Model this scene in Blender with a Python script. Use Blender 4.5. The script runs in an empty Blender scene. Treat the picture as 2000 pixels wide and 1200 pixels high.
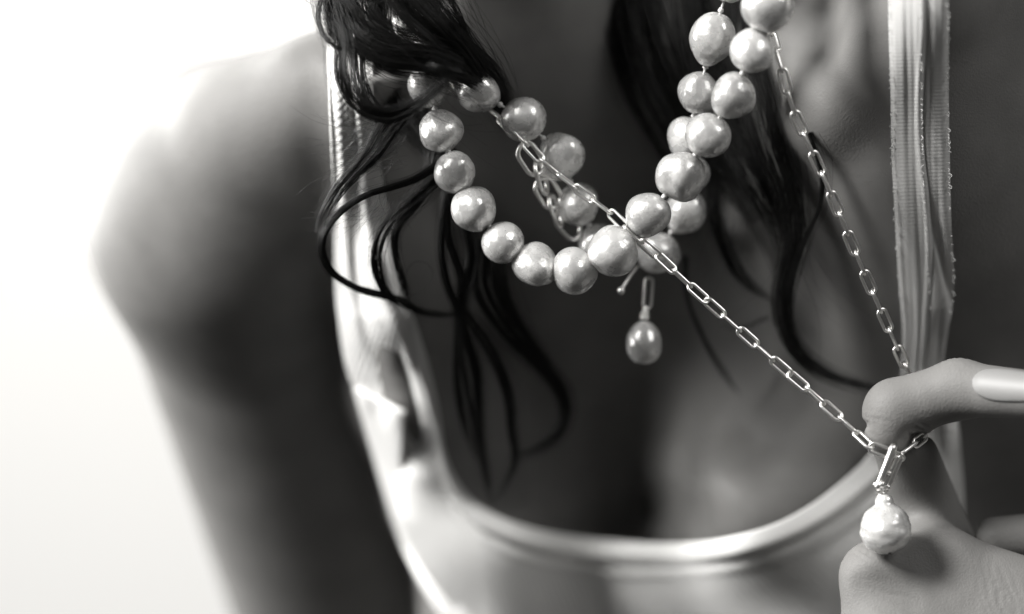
import bpy, bmesh, math, random
import numpy as np
from mathutils import Vector, Matrix, Quaternion

random.seed(7)
rng = np.random.default_rng(11)
scene = bpy.context.scene
COL = scene.collection

# ------------------------------------------------------------------ camera
MMPX = 0.126            # millimetres per photo pixel in the plane of focus
DIST = 700.0            # mm, camera to plane of focus
cam_d = bpy.data.cameras.new("camera")
cam = bpy.data.objects.new("camera", cam_d)
COL.objects.link(cam)
cam.location = (0, -DIST / 1000, 0)
cam.rotation_euler = (math.radians(90), 0, 0)
cam_d.sensor_width = 36.0
cam_d.lens = 100.0
cam_d.clip_start = 0.02
cam_d.clip_end = 20.0
cam_d.dof.use_dof = True
cam_d.dof.focus_distance = DIST / 1000
cam_d.dof.aperture_fstop = 3.3
scene.camera = cam

# ------------------------------------------------------------------ world, lamps, exposure
world = bpy.data.worlds.new("World")
scene.world = world
world.use_nodes = True
wb = world.node_tree.nodes["Background"]
wb.inputs[0].default_value = (1, 0.985, 0.96, 1)
wb.inputs[1].default_value = 0.056


def lamp(name, loc, target, size, power, size_y=None):
    l = bpy.data.lights.new(name, 'AREA')
    l.shape = 'RECTANGLE'
    l.size = size
    l.size_y = size_y or size
    l.energy = power
    l.color = (1.0, 0.99, 0.97)
    o = bpy.data.objects.new(name, l)
    COL.objects.link(o)
    o.location = loc
    d = Vector(target) - Vector(loc)
    o.rotation_euler = d.to_track_quat('-Z', 'Y').to_euler()
    return o


lamp("window_key", (-0.90, -0.58, 0.79), (0.02, 0.0, 0.0), 0.42, 49, 0.42)
lamp("window_side", (-1.20, 0.09, 0.18), (0.03, 0.0, 0.0), 0.5, 15, 0.5)
lamp("window_back", (-1.25, 1.10, 0.40), (-0.50, -0.25, 0.1), 0.9, 82, 0.9)
lamp("room_fill", (1.0, -0.75, 0.85), (0.1, 0.0, 0.0), 0.6, 8, 0.6)
lamp("backdrop_light", (-0.55, 0.9, 1.4), (-0.32, 2.0, 0.25), 0.8, 32, 0.8)

scene.view_settings.view_transform = 'Standard'
scene.view_settings.look = 'None'
scene.view_settings.gamma = 1.0
scene.view_settings.exposure = 0.0
scene.view_settings.use_curve_mapping = False
scene.render.engine = 'CYCLES'
scene.cycles.use_denoising = True
scene.cycles.max_bounces = 8
scene.cycles.sample_clamp_indirect = 3.0
scene.cycles.sample_clamp_direct = 12.0

# ------------------------------------------------------------------ helpers
MM = 0.001


def W(px, py, d):
    """a photo pixel at d mm behind the plane of focus -> world point in mm"""
    k = MMPX * (DIST + d) / DIST
    return np.array([(px - 1000.0) * k, d, (600.0 - py) * k])


def Wa(px, py, d):
    k = MMPX * (DIST + d) / DIST
    return np.stack([(px - 1000.0) * k, d + 0 * px, (600.0 - py) * k], -1)


def new_mat(name):
    m = bpy.data.materials.new(name)
    m.use_nodes = True
    nt = m.node_tree
    return m, nt, nt.nodes["Principled BSDF"]


def mesh_obj(name, verts, faces, mat, parent=None, smooth=True, uv=None):
    me = bpy.data.meshes.new(name)
    verts = np.asarray(verts, dtype=np.float64) * MM
    faces = [tuple(int(i) for i in f) for f in faces] if not isinstance(faces, np.ndarray) else faces
    if isinstance(faces, np.ndarray):
        nf, k = faces.shape
        me.vertices.add(len(verts))
        me.vertices.foreach_set("co", verts.astype(np.float32).ravel())
        me.loops.add(nf * k)
        me.loops.foreach_set("vertex_index", faces.astype(np.int32).ravel())
        me.polygons.add(nf)
        me.polygons.foreach_set("loop_start", np.arange(0, nf * k, k, dtype=np.int32))
        me.update(calc_edges=True)
        me.validate()
    else:
        me.from_pydata([tuple(v) for v in verts], [], faces)
    if smooth:
        me.polygons.foreach_set("use_smooth", [True] * len(me.polygons))
    if uv is not None:
        ul = me.uv_layers.new(name="uv")
        idx = np.zeros(len(me.loops), dtype=np.int32)
        me.loops.foreach_get("vertex_index", idx)
        ul.data.foreach_set("uv", np.asarray(uv, dtype=np.float32)[idx].ravel())
    me.materials.append(mat)
    o = bpy.data.objects.new(name, me)
    COL.objects.link(o)
    if parent is not None:
        o.parent = parent
    return o


def empty(name, loc):
    o = bpy.data.objects.new(name, None)
    o.empty_display_size = 0.01
    COL.objects.link(o)
    o.location = Vector(loc) * MM
    return o


def put(o, parent, loc_mm, rot=None, scale=1.0):
    """child mesh placed by world coordinates under an unrotated parent"""
    o.parent = parent
    p = Vector(loc_mm) * MM
    o.location = p - parent.location if parent is not None else p
    if rot is not None:
        o.rotation_mode = 'QUATERNION'
        o.rotation_quaternion = rot
    if not isinstance(scale, (tuple, list)):
        scale = (scale,) * 3
    o.scale = scale


def link_copy(src_mesh, name):
    o = bpy.data.objects.new(name, src_mesh)
    COL.objects.link(o)
    return o


def catmull(P, n):
    P = np.asarray(P, dtype=float)
    m = len(P)
    t = np.linspace(0, m - 1 - 1e-6, n)
    i = np.floor(t).astype(int)
    f = (t - i)[:, None]
    g = lambda k: P[np.clip(k, 0, m - 1)]
    p0, p1, p2, p3 = g(i - 1), g(i), g(i + 1), g(i + 2)
    p0 = np.where((i == 0)[:, None], 2 * p1 - p2, p0)
    p3 = np.where((i == m - 2)[:, None], 2 * p2 - p1, p3)
    return 0.5 * (2 * p1 + (p2 - p0) * f + (2 * p0 - 5 * p1 + 4 * p2 - p3) * f ** 2 + (3 * p1 - p0 - 3 * p2 + p3) * f ** 3)


def arc_sample(P, step=None, n=None):
    d = np.r_[0, np.cumsum(np.linalg.norm(np.diff(P, axis=0), axis=1))]
    s = np.arange(0, d[-1], step) if step else np.linspace(0, d[-1], n)
    return np.stack([np.interp(s, d, P[:, k]) for k in range(P.shape[1])], -1)


def interp_path(path, n):
    """open polyline of (px,py) -> n points, smooth, even arc length"""
    return arc_sample(catmull(path, 400), n=n)


# ------------------------------------------------------------------ materials
def tex_coords(nt, kind="Object"):
    return nt.nodes.new("ShaderNodeTexCoord").outputs[kind]


def skin_material():
    m, nt, b = new_mat("skin")
    co = tex_coords(nt)
    n1 = nt.nodes.new("ShaderNodeTexNoise"); n1.inputs["Scale"].default_value = 60; n1.inputs["Detail"].default_value = 5
    nt.links.new(co, n1.inputs["Vector"])
    r = nt.nodes.new("ShaderNodeValToRGB")
    r.color_ramp.elements[0].position = 0.3; r.color_ramp.elements[1].position = 0.7
    r.color_ramp.elements[0].color = (0.140, 0.138, 0.134, 1); r.color_ramp.elements[1].color = (0.180, 0.177, 0.172, 1)
    nt.links.new(n1.outputs["Fac"], r.inputs[0]); nt.links.new(r.outputs[0], b.inputs["Base Color"])
    n2 = nt.nodes.new("ShaderNodeTexNoise"); n2.inputs["Scale"].default_value = 1500; n2.inputs["Detail"].default_value = 6; n2.inputs["Roughness"].default_value = 0.6
    v = nt.nodes.new("ShaderNodeTexVoronoi"); v.inputs["Scale"].default_value = 1900
    nt.links.new(co, n2.inputs["Vector"]); nt.links.new(co, v.inputs["Vector"])
    ad = nt.nodes.new("ShaderNodeMath"); ad.operation = 'MULTIPLY_ADD'; ad.inputs[1].default_value = 0.6
    nt.links.new(v.outputs["Distance"], ad.inputs[0]); nt.links.new(n2.outputs["Fac"], ad.inputs[2])
    bp = nt.nodes.new("ShaderNodeBump"); bp.inputs["Strength"].default_value = 0.24; bp.inputs["Distance"].default_value = 0.0004
    nt.links.new(ad.outputs[0], bp.inputs["Height"]); nt.links.new(bp.outputs[0], b.inputs["Normal"])
    b.inputs["Roughness"].default_value = 0.58
    b.inputs["Specular IOR Level"].default_value = 0.22
    return m


def cloth_material(name, base, rib_scale, row_scale, strength):
    """ribbed knit: ribs run along the cloth (uv.x in mm across), rows across it (uv.y in mm along)"""
    m, nt, b = new_mat(name)
    uvn = nt.nodes.new("ShaderNodeUVMap"); uvn.uv_map = "uv"
    sep = nt.nodes.new("ShaderNodeSeparateXYZ"); nt.links.new(uvn.outputs[0], sep.inputs[0])

    def wave(src, period):
        a = nt.nodes.new("ShaderNodeMath"); a.operation = 'MULTIPLY'; a.inputs[1].default_value = 2 * math.pi / period
        s = nt.nodes.new("ShaderNodeMath"); s.operation = 'SINE'
        nt.links.new(src, a.inputs[0]); nt.links.new(a.outputs[0], s.inputs[0])
        return s.outputs[0]
    w1 = wave(sep.outputs[0], rib_scale); w2 = wave(sep.outputs[1], row_scale)
    ns = nt.nodes.new("ShaderNodeTexNoise"); ns.inputs["Scale"].default_value = 2.5; ns.inputs["Detail"].default_value = 4
    nt.links.new(uvn.outputs[0], ns.inputs["Vector"])
    a1 = nt.nodes.new("ShaderNodeMath"); a1.operation = 'ADD'; nt.links.new(w1, a1.inputs[0]); nt.links.new(w2, a1.inputs[1])
    a2 = nt.nodes.new("ShaderNodeMath"); a2.operation = 'MULTIPLY_ADD'; a2.inputs[1].default_value = 1.6
    nt.links.new(ns.outputs["Fac"], a2.inputs[0]); nt.links.new(a1.outputs[0], a2.inputs[2])
    bp = nt.nodes.new("ShaderNodeBump"); bp.inputs["Strength"].default_value = strength; bp.inputs["Distance"].default_value = 0.0003
    nt.links.new(a2.outputs[0], bp.inputs["Height"]); nt.links.new(bp.outputs[0], b.inputs["Normal"])
    r = nt.nodes.new("ShaderNodeValToRGB")
    r.color_ramp.elements[0].position = 0.3; r.color_ramp.elements[1].position = 0.75
    c0 = [base * 0.9, base * 0.895, base * 0.88, 1]; c1 = [base, base * 0.995, base * 0.98, 1]
    r.color_ramp.elements[0].color = c0; r.color_ramp.elements[1].color = c1
    nt.links.new(ns.outputs["Fac"], r.inputs[0]); nt.links.new(r.outputs[0], b.inputs["Base Color"])
    b.inputs["Roughness"].default_value = 0.9
    b.inputs["Specular IOR Level"].default_value = 0.15
    b.inputs["Sheen Weight"].default_value = 0.0
    return m


def hair_material():
    m, nt, b = new_mat("dark_hair")
    co = tex_coords(nt)
    n = nt.nodes.new("ShaderNodeTexNoise"); n.inputs["Scale"].default_value = 400; n.inputs["Detail"].default_value = 3
    nt.links.new(co, n.inputs["Vector"])
    r = nt.nodes.new("ShaderNodeValToRGB")
    r.color_ramp.elements[0].color = (0.002, 0.002, 0.0019, 1); r.color_ramp.elements[1].color = (0.007, 0.0068, 0.0065, 1)
    nt.links.new(n.outputs["Fac"], r.inputs[0]); nt.links.new(r.outputs[0], b.inputs["Base Color"])
    b.inputs["Roughness"].default_value = 0.38
    b.inputs["Specular IOR Level"].default_value = 0.3
    return m


def pearl_material(name, base=0.67, scale=1.7, stretch=1.0):
    m, nt, b = new_mat(name)
    co = tex_coords(nt)
    inf = nt.nodes.new("ShaderNodeObjectInfo")
    off = nt.nodes.new("ShaderNodeVectorMath"); off.operation = 'MULTIPLY_ADD'
    off.inputs[1].default_value = (7, 7, 7)
    cmb = nt.nodes.new("ShaderNodeCombineXYZ")
    for k in range(3):
        nt.links.new(inf.outputs["Random"], cmb.inputs[k])
    nt.links.new(cmb.outputs[0], off.inputs[0]); nt.links.new(co, off.inputs[2])
    mp = nt.nodes.new("ShaderNodeMapping"); mp.inputs["Scale"].default_value = (1, 1, stretch)
    nt.links.new(off.outputs[0], mp.inputs[0])
    n = nt.nodes.new("ShaderNodeTexNoise"); n.inputs["Scale"].default_value = scale; n.inputs["Detail"].default_value = 4
    nt.links.new(mp.outputs[0], n.inputs["Vector"])
    r = nt.nodes.new("ShaderNodeValToRGB")
    r.color_ramp.elements[0].position = 0.35; r.color_ramp.elements[1].position = 0.62
    r.color_ramp.elements[0].color = (base * 0.80, base * 0.795, base * 0.785, 1)
    r.color_ramp.elements[1].color = (base, base * 0.995, base * 0.98, 1)
    nt.links.new(n.outputs["Fac"], r.inputs[0])
    tone = nt.nodes.new("ShaderNodeMapRange"); tone.inputs[3].default_value = 0.80; tone.inputs[4].default_value = 1.12
    nt.links.new(inf.outputs["Random"], tone.inputs[0])
    vm = nt.nodes.new("ShaderNodeVectorMath"); vm.operation = 'SCALE'
    nt.links.new(r.outputs[0], vm.inputs[0]); nt.links.new(tone.outputs[0], vm.inputs[3])
    nt.links.new(vm.outputs[0], b.inputs["Base Color"])
    rg = nt.nodes.new("ShaderNodeMapRange"); rg.inputs[1].default_value = 0.3; rg.inputs[2].default_value = 0.7; rg.inputs[3].default_value = 0.18; rg.inputs[4].default_value = 0.36
    nt.links.new(n.outputs["Fac"], rg.inputs[0]); nt.links.new(rg.outputs[0], b.inputs["Roughness"])
    n2 = nt.nodes.new("ShaderNodeTexNoise"); n2.inputs["Scale"].default_value = scale * 1.3; n2.inputs["Detail"].default_value = 3
    nt.links.new(mp.outputs[0], n2.inputs["Vector"])
    bp = nt.nodes.new("ShaderNodeBump"); bp.inputs["Strength"].default_value = 0.36; bp.inputs["Distance"].default_value = 0.0009
    nt.links.new(n2.outputs["Fac"], bp.inputs["Height"]); nt.links.new(bp.outputs[0], b.inputs["Normal"])
    b.inputs["Metallic"].default_value = 0.45
    b.inputs["Roughness"].default_value = 0.28
    b.inputs["Coat Weight"].default_value = 0.6
    b.inputs["Coat Roughness"].default_value = 0.05
    b.inputs["Subsurface Weight"].default_value = 0.55
    b.inputs["Subsurface Radius"].default_value = (1, 1, 1)
    b.inputs["Subsurface Scale"].default_value = 0.004
    return m


def metal_material():
    m, nt, b = new_mat("polished_silver")
    co = tex_coords(nt)
    n = nt.nodes.new("ShaderNodeTexNoise"); n.inputs["Scale"].default_value = 1.4; n.inputs["Detail"].default_value = 3
    nt.links.new(co, n.inputs["Vector"])
    mr = nt.nodes.new("ShaderNodeMapRange"); mr.inputs[3].default_value = 0.22; mr.inputs[4].default_value = 0.42
    nt.links.new(n.outputs["Fac"], mr.inputs[0]); nt.links.new(mr.outputs[0], b.inputs["Roughness"])
    b.inputs["Base Color"].default_value = (0.95, 0.94, 0.92, 1)
    b.inputs["Metallic"].default_value = 1.0
    return m


def plain(name, c, rough=0.6):
    m, nt, b = new_mat(name)
    co = tex_coords(nt)
    n = nt.nodes.new("ShaderNodeTexNoise"); n.inputs["Scale"].default_value = 120
    nt.links.new(co, n.inputs["Vector"])
    r = nt.nodes.new("ShaderNodeValToRGB")
    r.color_ramp.elements[0].color = (c * 0.92, c * 0.915, c * 0.9, 1); r.color_ramp.elements[1].color = (c, c * 0.995, c * 0.98, 1)
    nt.links.new(n.outputs["Fac"], r.inputs[0]); nt.links.new(r.outputs[0], b.inputs["Base Color"])
    b.inputs["Roughness"].default_value = rough
    return m


SKIN = skin_material()
KNIT = cloth_material("white_rib_knit", 0.70, 60.0, 1.8, 0.35)
STRAPKNIT = cloth_material("white_strap_knit", 0.5, 1.6, 0.9, 0.09)
HAIR = hair_material()
PEARL = pearl_material("pearl_nacre")
DROP = pearl_material("drop_pearl_nacre", 0.76, 0.26, 1.0)
SILVER = metal_material()
NAIL = plain("fingernail", 0.22, 0.5)
THREAD = plain("silk_thread", 0.62, 0.7)
HOLE = plain("drill_hole", 0.01, 0.9)
WALL = plain("white_wall", 0.84, 0.9)

# ------------------------------------------------------------------ setting
bd = mesh_obj("backdrop", [(-3000, 1900, -2000), (3000, 1900, -2000), (3000, 1900, 2500), (-3000, 1900, 2500)], [(0, 1, 2, 3)], WALL, smooth=False)
bd["kind"] = "structure"

# ------------------------------------------------------------------ body as a distance field
CHEST = [
    # sternum and cleavage
    (1250, 400, 78), (1300, 550, 82), (1310, 700, 90), (1285, 850, 104), (1274, 1000, 115), (1285, 1150, 128), (1314, 1400, 165),
    # breast on the right of the picture
    (1308, 960, 94), (1330, 950, 76), (1372, 945, 57), (1372, 850, 72), (1450, 950, 49), (1470, 860, 63), (1570, 950, 49), (1570, 1080, 53), (1570, 1200, 62), (1570, 1400, 86), (1325, 1080, 92), (1400, 1110, 70),
    (1700, 950, 57), (1810, 950, 57), (1900, 1020, 72), (2010, 1120, 95),
    # breast on the left of the picture
    (1210, 960, 112), (1140, 950, 104), (1040, 950, 92), (1040, 1080, 92), (1040, 1200, 96), (1040, 1400, 112), (1200, 1110, 118), (1180, 740, 92), (1100, 650, 84),
    (930, 950, 86), (860, 1000, 82), (810, 950, 82), (840, 1150, 100), (775, 1150, 126), (710, 1000, 124),
    # upper chest, left of the picture
    (700, 60, 12), (690, 200, 16), (720, 350, 33), (740, 500, 40), (770, 650, 48), (800, 800, 62), (900, 500, 74), (900, 700, 82),
    (1000, 800, 87), (1050, 600, 79), (860, 250, 50), (850, 380, 68), (790, 300, 48), (640, 200, 28), (630, 400, 58), (640, 600, 82), (650, 800, 108),
    (560, 240, 55), (560, 360, 72), (480, 420, 100), (540, 600, 130), (600, 900, 170), (620, 1150, 200), (420, 250, 160), (430, 900, 190), (500, 1300, 200),
    # upper chest and shoulder, right of the picture
    (1500, 60, 27), (1450, 250, 43), (1600, 350, 21), (1600, 500, 36), (1600, 650, 47), (1500, 800, 62), (1690, 60, 0), (1610, 60, 16), (1700, 300, 10),
    (1800, -80, -20), (1800, 60, -13), (1800, 200, -3), (1800, 350, 7), (1800, 500, 19), (1800, 650, 33), (1800, 800, 48),
    (1950, 60, -2), (1950, 250, 7), (1970, 450, 18), (1970, 650, 35), (1970, 850, 53),
    (2150, 100, 25), (2200, 400, 32), (2200, 800, 64), (2400, 300, 70), (2400, 700, 100), (2300, 1300, 170), (2700, 600, 180),
    (1300, -150, 95), (1500, -150, 70), (1850, -250, 10), (1000, -150, 70), (800, -150, 60), (600, -200, 80), (2200, -200, 50),
    (900, 1700, 190), (1600, 1700, 190),
]
CH = np.array(CHEST, dtype=float)


def _tps_k(r2):
    return 0.5 * r2 * np.log(r2 + 1e-12)


_xy = CH[:, :2] / 1000.0
_r2 = ((_xy[:, None] - _xy[None]) ** 2).sum(-1)
_n = len(CH)
_A = np.zeros((_n + 3, _n + 3))
_A[:_n, :_n] = _tps_k(_r2) + np.eye(_n) * 2e-4
_A[:_n, _n] = 1; _A[:_n, _n + 1:] = _xy
_A[_n:, :_n] = _A[:_n, _n:].T
_sol = np.linalg.solve(_A, np.r_[CH[:, 2], 0, 0, 0])
TAB_X = np.arange(-400, 3001, 20.0); TAB_Y = np.arange(-1400, 2201, 20.0)
_gx, _gy = np.meshgrid(TAB_X, TAB_Y, indexing='ij')
_q = np.stack([_gx.ravel(), _gy.ravel()], -1) / 1000.0
_tab = np.zeros(len(_q))
for k in range(_n):
    _tab += _sol[k] * _tps_k(((_q - _xy[k]) ** 2).sum(-1))
_tab += _sol[_n] + _q @ _sol[_n + 1:]
TAB = np.clip(_tab, -40, 260).reshape(_gx.shape)


def bilin(T, x0, y0, st, px, py):
    fx = np.clip((px - x0) / st, 0, T.shape[0] - 1.001); fy = np.clip((py - y0) / st, 0, T.shape[1] - 1.001)
    i = fx.astype(int); j = fy.astype(int); a = fx - i; b = fy - j
    return T[i, j] * (1 - a) * (1 - b) + T[i + 1, j] * a * (1 - b) + T[i, j + 1] * (1 - a) * b + T[i + 1, j + 1] * a * b


def bspl(T, x0, y0, st, px, py):
    """smooth (cubic B-spline) look-up of a table"""
    fx = np.clip((np.asarray(px, float) - x0) / st, 1, T.shape[0] - 2.001); fy = np.clip((np.asarray(py, float) - y0) / st, 1, T.shape[1] - 2.001)
    i = fx.astype(int); j = fy.astype(int); a = fx - i; b = fy - j

    def w(u):
        return ((1 - u) ** 3 / 6, (3 * u ** 3 - 6 * u ** 2 + 4) / 6, (-3 * u ** 3 + 3 * u ** 2 + 3 * u + 1) / 6, u ** 3 / 6)
    wa, wb_ = w(a), w(b)
    out = 0
    for m in range(4):
        for n in range(4):
            out = out + wa[m] * wb_[n] * T[np.clip(i + m - 1, 0, T.shape[0] - 1), np.clip(j + n - 1, 0, T.shape[1] - 1)]
    return out


def smin(a, b, k):
    h = np.clip(0.5 + 0.5 * (b - a) / k, 0, 1)
    return b * (1 - h) + a * h - k * h * (1 - h)


def smax(a, b, k):
    return -smin(-a, -b, k)


def cap(X, a, b, ra, rb):
    a = np.asarray(a, dtype=np.float32); b = np.asarray(b, dtype=np.float32)
    ab = b - a
    t = np.clip(((X - a) @ ab) / (ab @ ab), 0, 1)
    d = X - a - t[..., None] * ab
    return np.sqrt((d * d).sum(-1)) - (ra + (rb - ra) * t)


def ball(X, c, r):
    d = X - np.asarray(c, dtype=np.float32)
    return np.sqrt((d * d).sum(-1)) - r


def body_field(X):
    y = X[..., 1]
    k = MMPX * (DIST + y) / DIST
    px = 1000 + X[..., 0] / k
    py = 600 - X[..., 2] / k
    g = (bilin(TAB, -400, -1400, 20, px, py) - y) * 0.75
    g = np.maximum(g, y - 255)
    g = smax(g, -X[..., 0] - 36 - 16 / (1 + np.exp(-(X[..., 2] + 38) / 4.0)) + 9 / (1 + np.exp((X[..., 2] + 68) / 4.0)), 12)
    g = np.maximum(g, X[..., 2] - np.interp(px, [800, 1200, 1500, 2000], [58, 112, 112, 112]))
    # shoulder line and arm on the left of the picture
    f = cap(X, W(755, 118, 40), W(1010, 40, 85), 12, 28)
    f = smin(f, cap(X, W(620, 178, 38), W(755, 120, 40), 12, 13), 8)
    f = smin(f, cap(X, W(486, 264, 53), W(620, 178, 38), 14, 13), 9)
    f = smin(f, cap(X, W(432, 410, 92), W(486, 264, 53), 31, 13.5), 20)
    f = smin(f, ball(X, W(432, 345, 76), 25), 22)
    f = smin(f, cap(X, W(640, 330, 68), W(500, 410, 86), 26, 29), 22)
    arm = cap(X, W(460, 440, 98), W(712, 1250, 212), 37.5, 37.5)
    arm = smin(arm, cap(X, W(712, 1250, 212), W(800, 1800, 240), 37.5, 32), 8)
    f = smin(f, arm, 22)
    f = smin(f, g, 12)
    # collar bones
    f = smin(f, cap(X, W(1440, 430, 52), W(1600, 222, 18), 3.5, 4.5), 14)
    f = smin(f, cap(X, W(1600, 222, 18), W(1830, 10, -8), 4.5, 6), 14)
    f = smin(f, cap(X, W(1170, 470, 80), W(820, 310, 62), 5, 6), 12)
    # neck, jaw and head (the head is above the picture)
    f = smin(f, cap(X, W(1120, 430, 108), W(945, -250, 62), 40, 42), 16)
    f = smin(f, cap(X, W(1240, 380, 76), W(1060, -60, 44), 5, 5), 14)
    f = smin(f, ball(X, W(1000, -860, 50), 76), 25)
    f = smin(f, cap(X, W(1040, -600, 20), W(1120, -440, 5), 42, 24), 25)
    # arm on the right of the picture: shoulder, elbow, forearm, all out of frame
    f = smin(f, ball(X, W(2330, 330, 90), 42), 25)
    f = smin(f, cap(X, W(2330, 380, 92), W(2820, 1420, 30), 38, 31), 10)
    f = smin(f, cap(X, W(2820, 1420, 30), W(2290, 1400, 20), 30, 21), 8)
    return f


def hand_field(X):
    S = 1.0
    # index finger: proximal, middle and end phalanx
    prox = cap(X, W(1838, 1080, 32), W(1752, 835, 4), 9.6, 7.2)
    mid = cap(X, W(1754, 799, 1.5), W(1872, 760, -1), 7.5, 7.0)
    dist = cap(X, W(1872, 760, -1), W(2025, 772, -13), 6.9, 5.7)
    f = smin(prox, mid, 4)
    f = smin(f, ball(X, W(1743, 803, 1), 6.9), 3)
    f = smin(f, ball(X, W(1727, 846, 0.5), 4.6), 2.5)
    f = smin(f, dist, 3)
        # crease behind the knuckle, fold under the finger
    f = smax(f, -cap(X, W(1690, 828, -12), W(1683, 832, 14), 0.9, 0.9), 1.5)
    f = smax(f, -cap(X, W(1785, 862, -6), W(1800, 850, 10), 1.0, 1.0), 4)
    # base of the finger, knuckle, back of the hand
    back = cap(X, W(1815, 1112, 8), W(2060, 1215, 5), 10.5, 13.5)
    back = smin(back, cap(X, W(1712, 1128, 4), W(1730, 1330, 2), 8.2, 10.5), 6)
    back = smin(back, cap(X, W(1712, 1128, 4), W(1830, 1110, 6), 8.0, 10), 5)
    back = smin(back, cap(X, W(1810, 1310, 2), W(2300, 1390, 12), 16, 20), 14)
    f = smin(f, back, 9)
    # the hollow between knuckle and finger, and the fold below the knuckle
    f = smax(f, -ball(X, W(1850, 1098, -11), 7.2), 5)
    f = smax(f, -cap(X, W(1680, 1150, -9), W(1770, 1152, -12), 4.6, 5.2), 4)
    f = smax(f, -cap(X, W(1790, 1192, -15), W(2010, 1222, -19), 4.0, 5.0), 4)
    # the next finger, further back on the right
    f = smin(f, cap(X, W(1944, 1050, 18), W(2110, 1050, 20), 5.2, 7.5), 2)
    f = smin(f, cap(X, W(2110, 1050, 20), W(2090, 1240, 14), 8, 10), 6)
    return f


def surface_nets(field, lo, hi, h, relax=2):
    lo = np.array(lo, dtype=np.float32); hi = np.array(hi, dtype=np.float32)
    n = np.ceil((hi - lo) / h).astype(int) + 1
    ax = [lo[k] + h * np.arange(n[k], dtype=np.float32) for k in range(3)]
    F = np.empty(tuple(n), dtype=np.float32)
    step = max(1, int(600000 / (n[1] * n[2])))
    for i in range(0, n[0], step):
        G = np.stack(np.meshgrid(ax[0][i:i + step], ax[1], ax[2], indexing='ij'), -1)
        F[i:i + step] = field(G)
    # close the surface at the box faces
    F[0] = F[-1] = 1; F[:, 0] = F[:, -1] = 1; F[:, :, 0] = F[:, :, -1] = 1
    s = F < 0
    c = np.zeros(tuple(n - 1), dtype=np.uint8)
    for dx in (0, 1):
        for dy in (0, 1):
            for dz in (0, 1):
                c += s[dx:n[0] - 1 + dx, dy:n[1] - 1 + dy, dz:n[2] - 1 + dz]
    act = np.argwhere((c > 0) & (c < 8))
    idx = -np.ones(tuple(n - 1), dtype=np.int64)
    idx[act[:, 0], act[:, 1], act[:, 2]] = np.arange(len(act))
    corner = np.array([(a, b, d) for a in (0, 1) for b in (0, 1) for d in (0, 1)])
    V = np.stack([F[act[:, 0] + q[0], act[:, 1] + q[1], act[:, 2] + q[2]] for q in corner], -1)
    acc = np.zeros((len(act), 3)); cnt = np.zeros(len(act))
    for a in range(8):
        for b in range(a + 1, 8):
            if np.abs(corner[a] - corner[b]).sum() != 1:
                continue
            va, vb = V[:, a], V[:, b]
            x = (va < 0) != (vb < 0)
            t = np.where(x, va / np.where(va == vb, 1, va - vb), 0)
            p = corner[a] + t[:, None] * (corner[b] - corner[a])
            acc += np.where(x[:, None], p, 0); cnt += x
    P = lo + h * (act + acc / cnt[:, None])
    quads = []
    for axis in range(3):
        o1, o2 = (axis + 1) % 3, (axis + 2) % 3
        sl0 = [slice(None)] * 3; sl1 = [slice(None)] * 3
        sl0[axis] = slice(0, n[axis] - 1); sl1[axis] = slice(1, n[axis])
        e = s[tuple(sl0)] != s[tuple(sl1)]
        w = np.argwhere(e)
        w = w[(w[:, o1] > 0) & (w[:, o2] > 0) & (w[:, o1] < n[o1] - 1) & (w[:, o2] < n[o2] - 1)]
        d1 = np.zeros(3, int); d1[o1] = 1; d2 = np.zeros(3, int); d2[o2] = 1
        q = [idx[tuple((w - a).T)] for a in (d1 * 0, d1, d1 + d2, d2)]
        q = np.stack(q, -1)
        ins = s[tuple(w.T)]
        q[~ins] = q[~ins][:, ::-1]
        quads.append(q)
    Q = np.concatenate(quads)
    Q = Q[(Q >= 0).all(1)]
    # relax a little for smooth shading
    E = np.concatenate([Q[:, [0, 1]], Q[:, [1, 2]], Q[:, [2, 3]], Q[:, [3, 0]]])
    for it in range(relax):
        for lam in (0.5, -0.52):
            sm = np.zeros_like(P); ct = np.zeros(len(P))
            for k in range(3):
                sm[:, k] = np.bincount(E[:, 0], P[E[:, 1], k], len(P)) + np.bincount(E[:, 1], P[E[:, 0], k], len(P))
            ct = np.bincount(E[:, 0], minlength=len(P)) + np.bincount(E[:, 1], minlength=len(P))
            P = P + lam * (sm / np.maximum(ct, 1)[:, None] - P)
    return P, Q


bv, bq = surface_nets(body_field, (-150, -75, -170), (330, 268, 285), 2.2, 4)
hv, hq = surface_nets(hand_field, (70, -30, -132), (205, 50, 0), 0.62, 3)


def wrinkle(P, spots):
    """skin folds over the joints: short curved furrows, (centre, across, along, spacing, length, span, depth) in mm"""
    e = 0.4
    G = np.stack([hand_field((P + np.eye(3)[k] * e).astype(np.float32)) - hand_field((P - np.eye(3)[k] * e).astype(np.float32)) for k in range(3)], -1)
    G /= np.linalg.norm(G, axis=1)[:, None] + 1e-9
    D = np.zeros(len(P))
    for c, ac, sp, ln, span, dep in spots:
        v = P - c
        ac = np.asarray(ac, float); ac /= np.linalg.norm(ac)
        u = v @ ac
        r2 = (v * v).sum(1) - u ** 2
        ph = u + 0.05 * r2 * np.sign(u) / 4 + 0.35 * np.sin(v[:, 2] * 0.9 + v[:, 0] * 0.7)
        D -= dep * np.exp(-(u / span) ** 2) * np.exp(-r2 / ln ** 2) * np.clip(np.cos(ph * 2 * math.pi / sp), 0, 1) ** 3
    return P + G * D[:, None]


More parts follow.
